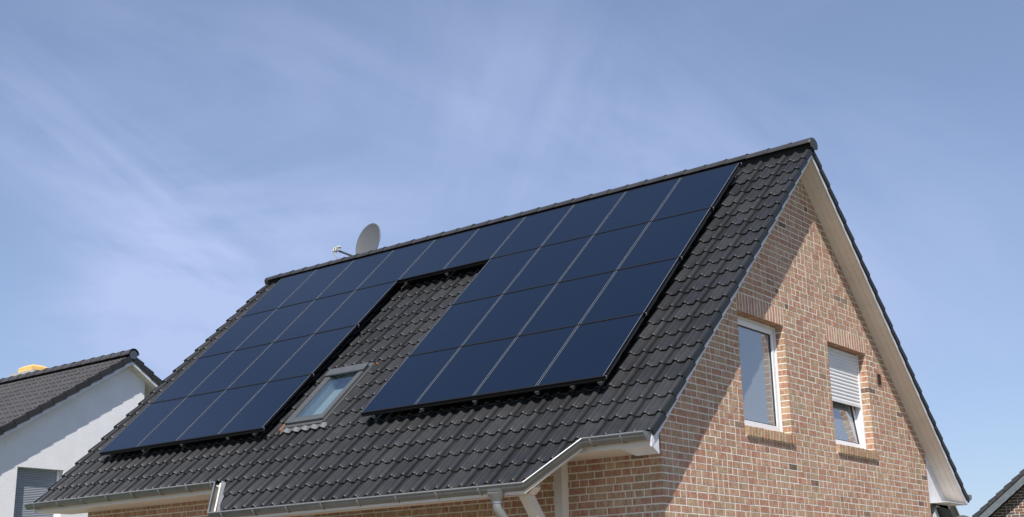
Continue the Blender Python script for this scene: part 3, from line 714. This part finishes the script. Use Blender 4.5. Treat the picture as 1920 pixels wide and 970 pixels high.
for jj, (ss, bh_, am) in enumerate(((s1+.050, -.098, .15), (s1+.085, -.128, .9), (5.332, -.130, 1.0))):
    for i in range(n+1):
        x = sx0-.05+(sx1-sx0+.15)*i/n; u = ((x-PEAK)/PIT) % 1.0; hmp = .036*math.exp(-((min(u, 1-u))/.24)**2)
        P.append(RF(x, ss, bh_+hmp*am+.0012*sin(i*1.3)))
t.add(P, [(j*(n+1)+i, j*(n+1)+i+1, (j+1)*(n+1)+i+1, (j+1)*(n+1)+i) for j in range(2) for i in range(n)], smooth=True)
attach(t.build('lead_apron', 'lead'), rw)
for q in ((sx0-.095, sx0-.078, s1-.20, s1+.07, -.15, -.103), (sx0-.090, sx0-.079, s0+.25, s0+.40, -.15, -.106), (sx0-.090, sx0-.079, s0+.68, s0+.74, -.15, -.106), (sx1+.0355, sx1+.060, s0-.122, s0-.105, -.14, -.105)):
    t = MB(); slab(t, *q); attach(t.build('cut_tile_edge', 'clay'), rw)

# ------------------------------------------------------------ solar array
AS = 1.3253; U = .9925; P0 = (.0619, -.1206, -.0473)     # row pitch in columns, column pitch in metres, top right corner of the array
def AF(x, s, h): q = RF(x*U, s*U, h); return (q[0]+P0[0], q[1]+P0[1], q[2]+P0[2])
names_c = ['leftmost', 'second', 'third', 'fourth', 'fifth', 'sixth', 'seventh', 'eighth', 'ninth', 'rightmost']
def make_panel():
    e = bpy.data.objects.new('solar_panel', None); C.objects.link(e); e.empty_display_size = .2
    lw = .0125; gx = .0125; hw = U-2*gx; hs = AS*U-.030; th = .035
    # local frame: x along ridge (0..-hw), s down; geometry is built through RF with an origin shift
    def part(name, m, boxes, bev=0, z=0):
        b = MB()
        for (x0, x1, a, c_, h0, h1) in boxes:
            P = [RF(x, s, h) for h in (h0, h1) for x, s in ((x0, a), (x1, a), (x1, c_), (x0, c_))]
            b.add(P, [(0, 3, 2, 1), (4, 5, 6, 7), (0, 1, 5, 4), (1, 2, 6, 5), (2, 3, 7, 6), (3, 0, 4, 7)])
        o = b.build(name, m, None, bevel=bev); o.data.transform(Matrix.Translation((0, 0, -H))); o.parent = e; return o
    x0, x1, a, c_ = -gx-hw, -gx, .015, .015+hs; f = .011
    part('frame', 'black', [(x0, x0+f, a, c_, -th, -.0012), (x1-f, x1, a, c_, -th, -.0012), (x0+f, x1-f, a, a+f, -th, -.0012), (x0+f, x1-f, c_-f, c_, -th, -.0012)])
    part('frame_edge_glint', 'edge', [(x0, x0+.005, a, c_, -.0011, .0014)])  # pale strips paint the sky's reflection along the black frame's long sides
    part('frame_edge_glint', 'edge', [(x1-.005, x1, a, c_, -.0011, .0014)])
    part('glass', 'cell', [(x0+f, x1-f, a+f, c_-f, -.012, -.0025)])
    return e
def cp(o, parent=None):
    c_ = o.copy(); C.objects.link(c_)
    if parent: c_.parent = parent
    return c_
proto = make_panel(); first = True
rown = ['top row', 'second row down', 'third row down', 'bottom row']
for j in range(4):
    for i in range(10):
        if j > 0 and i in (4, 5): continue
        if first: p = proto; first = False
        else:
            p = cp(proto)
            for ch in [c_ for c_ in proto.children]: cp(ch, p)
        pos = AF(-i, j*AS, 0); p.location = (pos[0], pos[1], pos[2]+H)
        if j == 0:
            k = 9-i; place_ = {0: 'leftmost of the ten', 9: 'rightmost of the ten'}.get(k, names_c[k]+' from the left')
            lab = 'dark solar panel in the top row below the ridge, '+place_
        else:
            blk = 'right' if i < 4 else 'left'; k = (3-i) if i < 4 else (9-i)
            lab = 'dark solar panel of the %s block, %s, %s' % (blk, rown[j], ['leftmost column', 'second column from left', 'third column from left', 'rightmost column'][k])
        tag(p, lab, 'solar panel', 'solar panels on the front roof slope')
# rails: black cross rails under the joints and raw rails running down the slope
def aslab(mb, x0, x1, s0, s1, h0, h1):
    P = [AF(x, s, h) for h in (h0, h1) for x, s in ((x0, s0), (x1, s0), (x1, s1), (x0, s1))]
    mb.add(P, [(0, 3, 2, 1), (4, 5, 6, 7), (0, 1, 5, 4), (1, 2, 6, 5), (2, 3, 7, 6), (3, 0, 4, 7)])
def rail(x0, x1, s, lab, top):
    b = MB(); aslab(b, x0, x1, s-.010, s+.010, -.038, .004 if top else -.002); aslab(b, x0, x1, s-.022, s+.022, -.058, -.036)
    e = empty('mounting_rail', AF((x0+x1)/2, s, -.06), lab, 'mounting rail', 'black cross rails carrying the solar panels')
    o = attach(b.build('rail_profile', 'black', bevel=.002), e)
    b = MB(); p = AF(x1+.006, s+.0, -.03); b.tube([AF(x1, s-.012, -.01), AF(x1+.012, s-.006, -.012), AF(x1+.014, s+.006, -.028), AF(x1+.004, s+.012, -.04)], .006, n=8)
    attach(b.build('end_clip', 'grey_al'), e)
rail(-10.0, .012, AS, 'black cross rail under the whole top panel row', True)
for j, w_ in ((2, 'below the second panel row'), (3, 'below the third panel row')):
    rail(-4.0, .012, j*AS, 'black cross rail %s of the right block' % w_, True); rail(-10.0, -6+.012, j*AS, 'black cross rail %s of the left block' % w_, True)
rail(-4.0, .008, 4*AS-.010, 'black cross rail along the bottom edge of the right panel block', False); rail(-10.0, -5.992, 4*AS-.010, 'black cross rail along the bottom edge of the left panel block', False)
rail(-10.0, .008, .008, 'black cross rail along the top edge of the panels under the ridge', False)
def vrail(x, sa, sb, lab):
    e = empty('mounting_rail', AF(x, (sa+sb)/2, -.09), lab, 'mounting rail', 'aluminium rails running down the slope under the panels')
    b = MB(); aslab(b, x-.02, x+.02, sa, sb, -.098, -.060); attach(b.build('rail_profile', 'rail'), e)
    b = MB(); P = [AF(x-.032, sb+.001, -.062), AF(x+.032, sb+.001, -.062), AF(x+.020, sb+.001, -.104), AF(x-.020, sb+.001, -.104)]; P2 = [AF(x-.032, sb+.012, -.062), AF(x+.032, sb+.012, -.062), AF(x+.020, sb+.012, -.104), AF(x-.020, sb+.012, -.104)]
    b.add(P+P2, [(0, 1, 2, 3), (7, 6, 5, 4), (0, 4, 5, 1), (1, 5, 6, 2), (2, 6, 7, 3), (3, 7, 4, 0)]); attach(b.build('end_cap', 'rail'), e)
ordn = ['first', 'second', 'third', 'fourth', 'fifth', 'sixth']
for n_, x in enumerate((-3.785, -2.907, -2.006, -1.015, -.48, -.08)): vrail(x, .03, 4*AS+.015, 'small rail end under the bottom edge of the right panel block, %s from the left' % ordn[n_])
for n_, x in enumerate((-9.75, -8.858, -7.894, -6.807, -6.211)): vrail(x, .03, 4*AS+.015, 'small rail end under the bottom edge of the left panel block, %s from the left' % ordn[n_])
for n_, x in enumerate((-5.847, -4.94)): vrail(x, .03, AS+.03, 'small rail end under the top panels above the roof window gap, %s of the two' % ('left', 'right')[n_])

# ------------------------------------------------------------ satellite dishes
def dish(loc, nrm, R, label, m_dish, mast_to, ell=1.08, lnb=True):
    e = empty('satellite_dish', mast_to, label, 'satellite dish')
    n = Vector(nrm).normalized(); c_ = Vector(loc); u = Vector((0, 0, 1)); u = (u-n*u.dot(n)).normalized(); r = u.cross(n)
    b = MB(); seg = 48; rings = []
    prof = [(0.0, -.085), (.25, -.080), (.5, -.063), (.75, -.036), (.95, -.004), (.985, .004), (1.0, .004), (1.02, -.004), (1.02, -.018), (.99, -.020), (.96, -.016), (.75, -.050), (.5, -.077), (.25, -.094), (0.0, -.099)]
    vs = []
    for q, d in prof: vs += [c_+(r*cos(2*pi*k/seg)+u*sin(2*pi*k/seg)*ell)*R*q+n*d*R*2 for k in range(seg)]
    b.add(vs, [(i*seg+k, i*seg+(k+1) % seg, (i+1)*seg+(k+1) % seg, (i+1)*seg+k) for i in range(len(prof)-1) for k in range(seg)], smooth=True)
    attach(b.build('reflector', m_dish), e)
    b = MB(); back = c_-n*.20*R; b.tube([back, back-n*.10], .05, n=12); m0 = Vector((c_.x, c_.y, 0))-n*0; mp = back-n*.10
    b.tube([mp+Vector((0, 0, .09)), mp, Vector((mp.x, mp.y, mast_to[2]))], .024, n=14); b.tube([mp-r*.08+Vector((0, 0, -.05)), mp+r*.08+Vector((0, 0, -.05))], .02, n=8); attach(b.build('mast', 'grey_al'), e)
    if lnb:
        b = MB(); a0 = c_-u*R*ell*.98-n*.02; a1 = c_+n*R*1.85-u*R*1.12; b.bar(a0, a1, .032, .028, up=r); attach(b.build('feed_arm', 'grey_al'), e)
        for s_ in (-.5, .5):
            b = MB(); p0 = a1+r*s_*.07+u*.05; dd = (c_-p0).normalized(); b.tube([p0-dd*.06, p0+dd*.02, p0+dd*.05], [.023, .025, .030], n=14); b.tube([p0-dd*.05, p0-dd*.05-u*.07], .02, n=10); b.tube([p0-dd*.05-u*.07, p0-u*.16+n*.02], .006, n=6)
            attach(b.build('lnb', 'lnb'), e)
        b = MB(); b.bar(a1-r*.06, a1+r*.06, .04, .05); attach(b.build('lnb_holder', 'lnb'), e)
        b = MB(); p0 = a1+r*.035-u*.02; b.tube([p0, p0-u*.08+n*.03, p0-u*.16-n*.01, p0-u*.2-n*.08], .007, n=6); b.tube([p0-r*.0, p0-r*.06-u*.07+n*.02, p0-r*.05-u*.17-n*.03], .007, n=6); attach(b.build('cable', 'lnb'), e)
    return e
dish((-8.68, 1.02, .69), (-.12, -.92, .16), .37, 'grey satellite dish standing behind the roof ridge of the brick house', 'dish', (-8.55, 1.25, -.80))

# ------------------------------------------------------------ white neighbour house on the left
NX = -17.0; NYR = 1.648; NZ = -.36; NP = radians(32.65); NS, NC = sin(NP), cos(NP)
def NF(x, s, h, rear=False):
    y = NYR-s*NC-h*NS; z = NZ-s*NS+h*NC
    return (x, 2*NYR-y if rear else y, z)
nh = empty('white_house', (-22, NYR, -H), 'white rendered house with a shallow dark tiled roof left of the brick house', 'house')
mb = MB(); rowN = .345; edN = [.33+rowN*k for k in range(0, 17)]
tile_field(mb, lambda x, s, h: NF(x, s, h), edN, lambda s: -27.0, lambda s: NX-.012, .152, NX-.16, .0, rowN, lift=.034, amp=1.35, top_s=0)
nr = mb.build('tiled_roof', ['tile_n', 'clay'], nh, recalc=False)
mb = MB()
def nslab(mb, x0, x1, s0, s1, h0, h1, rr=False, **k):
    P = [NF(x, s, h, rr) for h in (h0, h1) for x, s in ((x0, s0), (x1, s0), (x1, s1), (x0, s1))]
    mb.add(P, [(0, 3, 2, 1), (4, 5, 6, 7), (0, 1, 5, 4), (1, 2, 6, 5), (2, 3, 7, 6), (3, 0, 4, 7)], **k)
nslab(mb, -27, NX-.06, .0, 5.9, -.10, -.04); nslab(mb, -27, NX-.06, .0, 5.9, -.10, .0, True); mb.build('roof_deck', 'deck', nr)
mb = MB()
for rr in (False, True):
    mb = MB()
    for e_ in edN:
        r = random.random(); s_0 = e_-rowN-.02; s_0 = max(s_0, 0)
        P = [(s_0, .042), (e_, .080), (e_, -.062), (s_0, -.092)]
        for (xa, xb) in ((NX-.015, NX+.018),):
            mb.add([NF(xa, s, h, rr) for s, h in P]+[NF(xb, s, h, rr) for s, h in P], [(0, 1, 2, 3), (7, 6, 5, 4)]+[(i, (i+1) % 4, (i+1) % 4+4, i+4) for i in range(4)], r=r)
    mb.build('verge_tile', 'tile_v', nr, bevel=.004)
mb = MB()
for i in range(25):
    xa = NX+.03-i*.40; xb = xa-.40; st = [(xa+.03, .145), (xa+.02, .152), (xa-.01, .150), (xb+.02, .128)]
    if i == 0: st[0] = (xa, .145); st[1] = (xa-.005, .15)
    n = 14; rings = [[(a, NYR-r*cos(pi*j/n), NZ+.05+r*sin(pi*j/n)) for j in range(n+1)] for a, r in st]; m_ = n+1
    mb.add([v for q in rings for v in q], [(k*m_+j, k*m_+j+1, (k+1)*m_+j+1, (k+1)*m_+j) for k in range(3) for j in range(n)], smooth=True)
mb.build('ridge_cap', 'tile_n', nr, recalc=False)
mb = MB(); n = 28; mb.prism([(NYR-.104*cos(2*pi*j/n), NZ+.045+.104*sin(2*pi*j/n)) for j in range(n)], 'x', NX+.012, NX+.022); mb.build('ridge_end_disc', 'capdisc', nr)
zn = lambda y, h: NZ+h/NC-abs(y-NYR)*math.tan(NP)
def nprism(mb, x0, x1, ya, yb, h0, h1):
    pts = [ya]+([NYR] if ya < NYR < yb else [])+[yb]; low = [(y, zn(y, h0)) for y in pts]; up = [(y, zn(y, h1)) for y in pts[::-1]]
    if len(pts) == 3: mb.prism([low[0], low[1], up[1], up[2]], 'x', x0, x1); mb.prism([low[1], low[2], up[0], up[1]], 'x', x0, x1)
    else: mb.prism(low+up, 'x', x0, x1)
mb = MB(); nprism(mb, NX-.035, NX-.016, NYR-4.9, NYR+4.9, -.145, -.075); mb.build('verge_board', 'white', nh)
mb = MB(); nprism(mb, NX-1.2, NX-.036, NYR-4.9, NYR+4.9, -.13, -.115); so_ = mb.build('verge_soffit', 'soffit', nh)
for i in range(8):
    mb = MB(); y = NYR+.10+i*.172; z = zn(y, -.131); mb.tube([(NX-.14, y, z+.01), (NX-.14, y, z-.003)], .014, n=8)
    mb.build('soffit_vent', 'vent', so_)
# gable wall, with a deep-set shuttered window; set-back wall beyond the corner
WN = NX-.25; yc = 2.2
winN = (-.935, .19, -5.4, -3.095)
mb = MB()
def nst(x0, x1, ya, yb, za, zb=None):
    if zb is not None: mb.prism([(ya, za), (yb, za), (yb, zb), (ya, zb)], 'x', x0, x1)
    else:
        P = [(ya, za), (yb, za), (yb, zn(yb, -.13))]+([(NYR, zn(NYR, -.13))] if ya < NYR < yb else [])+[(ya, zn(ya, -.13))]
        mb.prism(P, 'x', x0, x1)
nst(WN-.35, WN, -3.4, winN[0], -H); nst(WN-.35, WN, winN[0], winN[1], -H, winN[2]); nst(WN-.35, WN, winN[0], winN[1], winN[3]); nst(WN-.35, WN, winN[1], yc, -H)
nst(WN-1.35, WN-1.0, yc-.3, 6.0, -H); mb.box((WN-1.0, yc-.3, -H), (WN-.35, yc, -.98)); mb.box((-26.5, -3.4, -H), (WN-.35, -3.1, -3.4)); mb.box((-26.5, 5.7, -H), (WN-1.35, 6.0, -3.4)); mb.box((-26.5, -3.1, -H), (-26.2, 5.7, -3.4))
mb.build('rendered_wall', 'stucco', nh)
ws = empty('shuttered_window', (WN-.2, (winN[0]+winN[1])/2, winN[2]), None, None); attach(ws, nh); tag(ws, 'window closed by a grey roller shutter')
mb = MB(); n = 62; hh = (winN[3]-winN[2])/n
for i in range(n):
    z = winN[2]+i*hh; mb.prism([(WN-.19, z), (WN-.168, z+hh*.04), (WN-.160, z+hh*.35), (WN-.162, z+hh*.7), (WN-.178, z+hh*.96), (WN-.19, z+hh*.96)], 'y', winN[0]+.01, winN[1]-.07)
attach(mb.build('roller_shutter', 'shutter_g'), ws)
mb = MB(); mb.box((WN-.20, winN[1]-.068, winN[2]), (WN-.13, winN[1]-.003, winN[3]-.003)); attach(mb.build('shutter_rail', 'pvc'), ws); mb = MB(); mb.box((WN-.20, winN[0]+.003, winN[2]), (WN-.15, winN[0]+.02, winN[3]-.003)); attach(mb.build('shutter_rail', 'pvc'), ws)
# chimney with yellow hood
ch = empty('chimney', (-22.6, 2.5, -.9), None, None); attach(ch, nh)
mb = MB(); mb.box((-23.25, 2.15, -1.5), (-22.05, 2.75, .075)); attach(mb.build('chimney_stack', 'concrete'), ch)
mb = MB(); a, b, c_, d_ = -22.88, -22.25, 2.2, 2.7
mb.add([(a, c_, .077), (b, c_, .077), (b, d_, .077), (a, d_, .077), (a, c_, .20), (b, c_, .20), (b, d_, .20), (a, d_, .20), (a+.10, c_+.10, .262), (b-.10, c_+.10, .262), (b-.10, d_-.10, .262), (a+.10, d_-.10, .262)],
       [(0, 3, 2, 1), (8, 9, 10, 11)]+[(i+o, (i+1) % 4+o, (i+1) % 4+o+4, i+o+4) for o in (0, 4) for i in range(4)])
attach(mb.build('chimney_hood', 'yellow'), ch)

# ------------------------------------------------------------ white house far behind, seen under the rear eave
wh = empty('white_house', (-9, 15, -H), 'white house far behind, glimpsed under the right eave of the brick house', 'house')
WX = -4.0; wr = 13.2; wz = 1.94; wt = math.tan(radians(45)); 
wl = lambda y, dz=0: wz+dz-abs(y-wr)*wt
mb = MB(); mb.prism([(6.9, -H), (18.8, -H), (18.8, wl(18.8, -.62)), (wr, wl(wr, -.62)), (6.9, wl(6.9, -.62))], 'x', -14, WX-.35); mb.build('rendered_wall', 'stucco', wh)
mb = MB()
for sgn in (-1, 1):
    E1 = wr+sgn*6.6; mb.prism([(wr, wl(wr)), (E1, wl(E1)), (E1, wl(E1, -.60)), (wr, wl(wr, -.60))], 'x', -14.2, WX)
mb.build('tiled_roof', 'tile', wh)
mb = MB()
mb.prism([(wr, wl(wr, -.10)), (wr+6.62, wl(wr+6.62, -.10)), (wr+6.62, wl(wr+6.62, -.15)), (wr, wl(wr, -.15))], 'x', WX+.001, WX+.02); mb.build('verge_trim', 'zinc_new', wh)
dish((-3.55, 18.2, -4.42), (.55, -.75, .38), .30, 'dark grey satellite dish low behind the right rear eave', 'dish_d', (-3.7, 18.35, -H), lnb=False)

# ------------------------------------------------------------ brick house on the right, gable towards the camera
bh = empty('brick_house', (1, 30, -H), 'dark brick house with a slate edged roof at the lower right corner', 'house')
BY = 25.0; bp = radians(37.34); bt = math.tan(bp)
a0 = Vector((-3.87+.0, BY, -2.38)); lx, lz = -5.664, -3.749       # two measured points of the verge top line
zl = lambda x: lz+(x-lx)*bt
xr_ = 1.2; xe = -8.2
def band(mb, xa, xb, d0, d1, y0, y1, **k):   # strip below the verge line, d measured down perpendicular
    o0 = d0/cos(bp); o1 = d1/cos(bp); mb.prism([(xa, zl(xa)-o0), (xb, zl(xb)-o0), (xb, zl(xb)-o1), (xa, zl(xa)-o1)], 'y', y0, y1, **k)
mb = MB()
st = .34*cos(bp); n = int((xr_-xe)/st)
for i in range(n):
    xa = lx+.03+(i-8)*st; xb = xa+st
    if xb > xr_: break
    o0 = 0.0/cos(bp); 
    mb.prism([(xa, zl(xa)+.0), (xb-.015, zl(xb-.015)-.035), (xb-.015, zl(xb-.015)-.175), (xa, zl(xa)-.165)], 'y', BY-.02, BY+.02)
vt = mb.build('verge_tile', 'tile_n', bh)
tag(vt, None)
mb = MB(); mb.prism([(xe, zl(xe)-.05), (xr_, zl(xr_)-.05), (xr_+6, zl(xr_)-.05-6*bt), (xr_+6, zl(xr_)-.28-6*bt), (xr_, zl(xr_)-.28), (xe, zl(xe)-.28)], 'y', BY+.021, BY+9)
mb.build('tiled_roof', 'tile_n', bh)
mb = MB(); w_ = .235; n = int((xr_-xe)/w_)
for i in range(n):
    xa = xe+i*w_; xb = xa+w_+.03
    pts = [(xa, zl(xa)-.20), (xb, zl(xb)-.20), (xb+.01, zl(xb)-.43)]+[(xa+(xb-xa)*(1-q/5)-.03*sin(pi*q/5)*0, zl(xa+(xb-xa)*(1-q/5))-.43-.015*sin(pi*q/5)) for q in range(1, 6)]
    mb.prism(pts, 'y', BY+.0-.006*(i % 2), BY+.019, r=random.random())
mb.build('slate_bargeboard', 'slate', bh)
mb = MB(); cl = [(-bt, 1, lz-lx*bt-.38)]
brick_wall(mb, 'y', BY+.34, -.1, xe+.5, xr_, -5.2, zl(xr_), -H, clips=cl, sgn=1)
mb.build('brick_wall', 'brick_n', bh)
mb = MB(); mb.prism([(xe+.5, -H), (xr_+5.5, -H), (xr_+5.5, zl(xr_)-.4-5.5*bt), (xr_, zl(xr_)-.4), (xe+.5, zl(xe+.5)-.4)], 'y', BY+.346, BY+8.8); mb.build('mortar_core', 'mortar', bh)

# ------------------------------------------------------------ ground
def ground(name, x0, x1, y0, y1, z, m_):
    b = MB(); quad(b, (x0, y0, z), (x1, y0, z), (x1, y1, z), (x0, y1, z)); o = b.build(name, m_); tag(o, kind='structure'); return o
ground('ground', -900, 900, -900, 900, -H, 'ground')
ground('pavement', -12, 4.5, -11.5, 7, -H+.004, 'paving')
ground('road', -60, 60, -21.5, -14.5, -H+.006, 'road')
ground('driveway', 3.4, 12, -11.5, 12, -H+.008, 'paving')
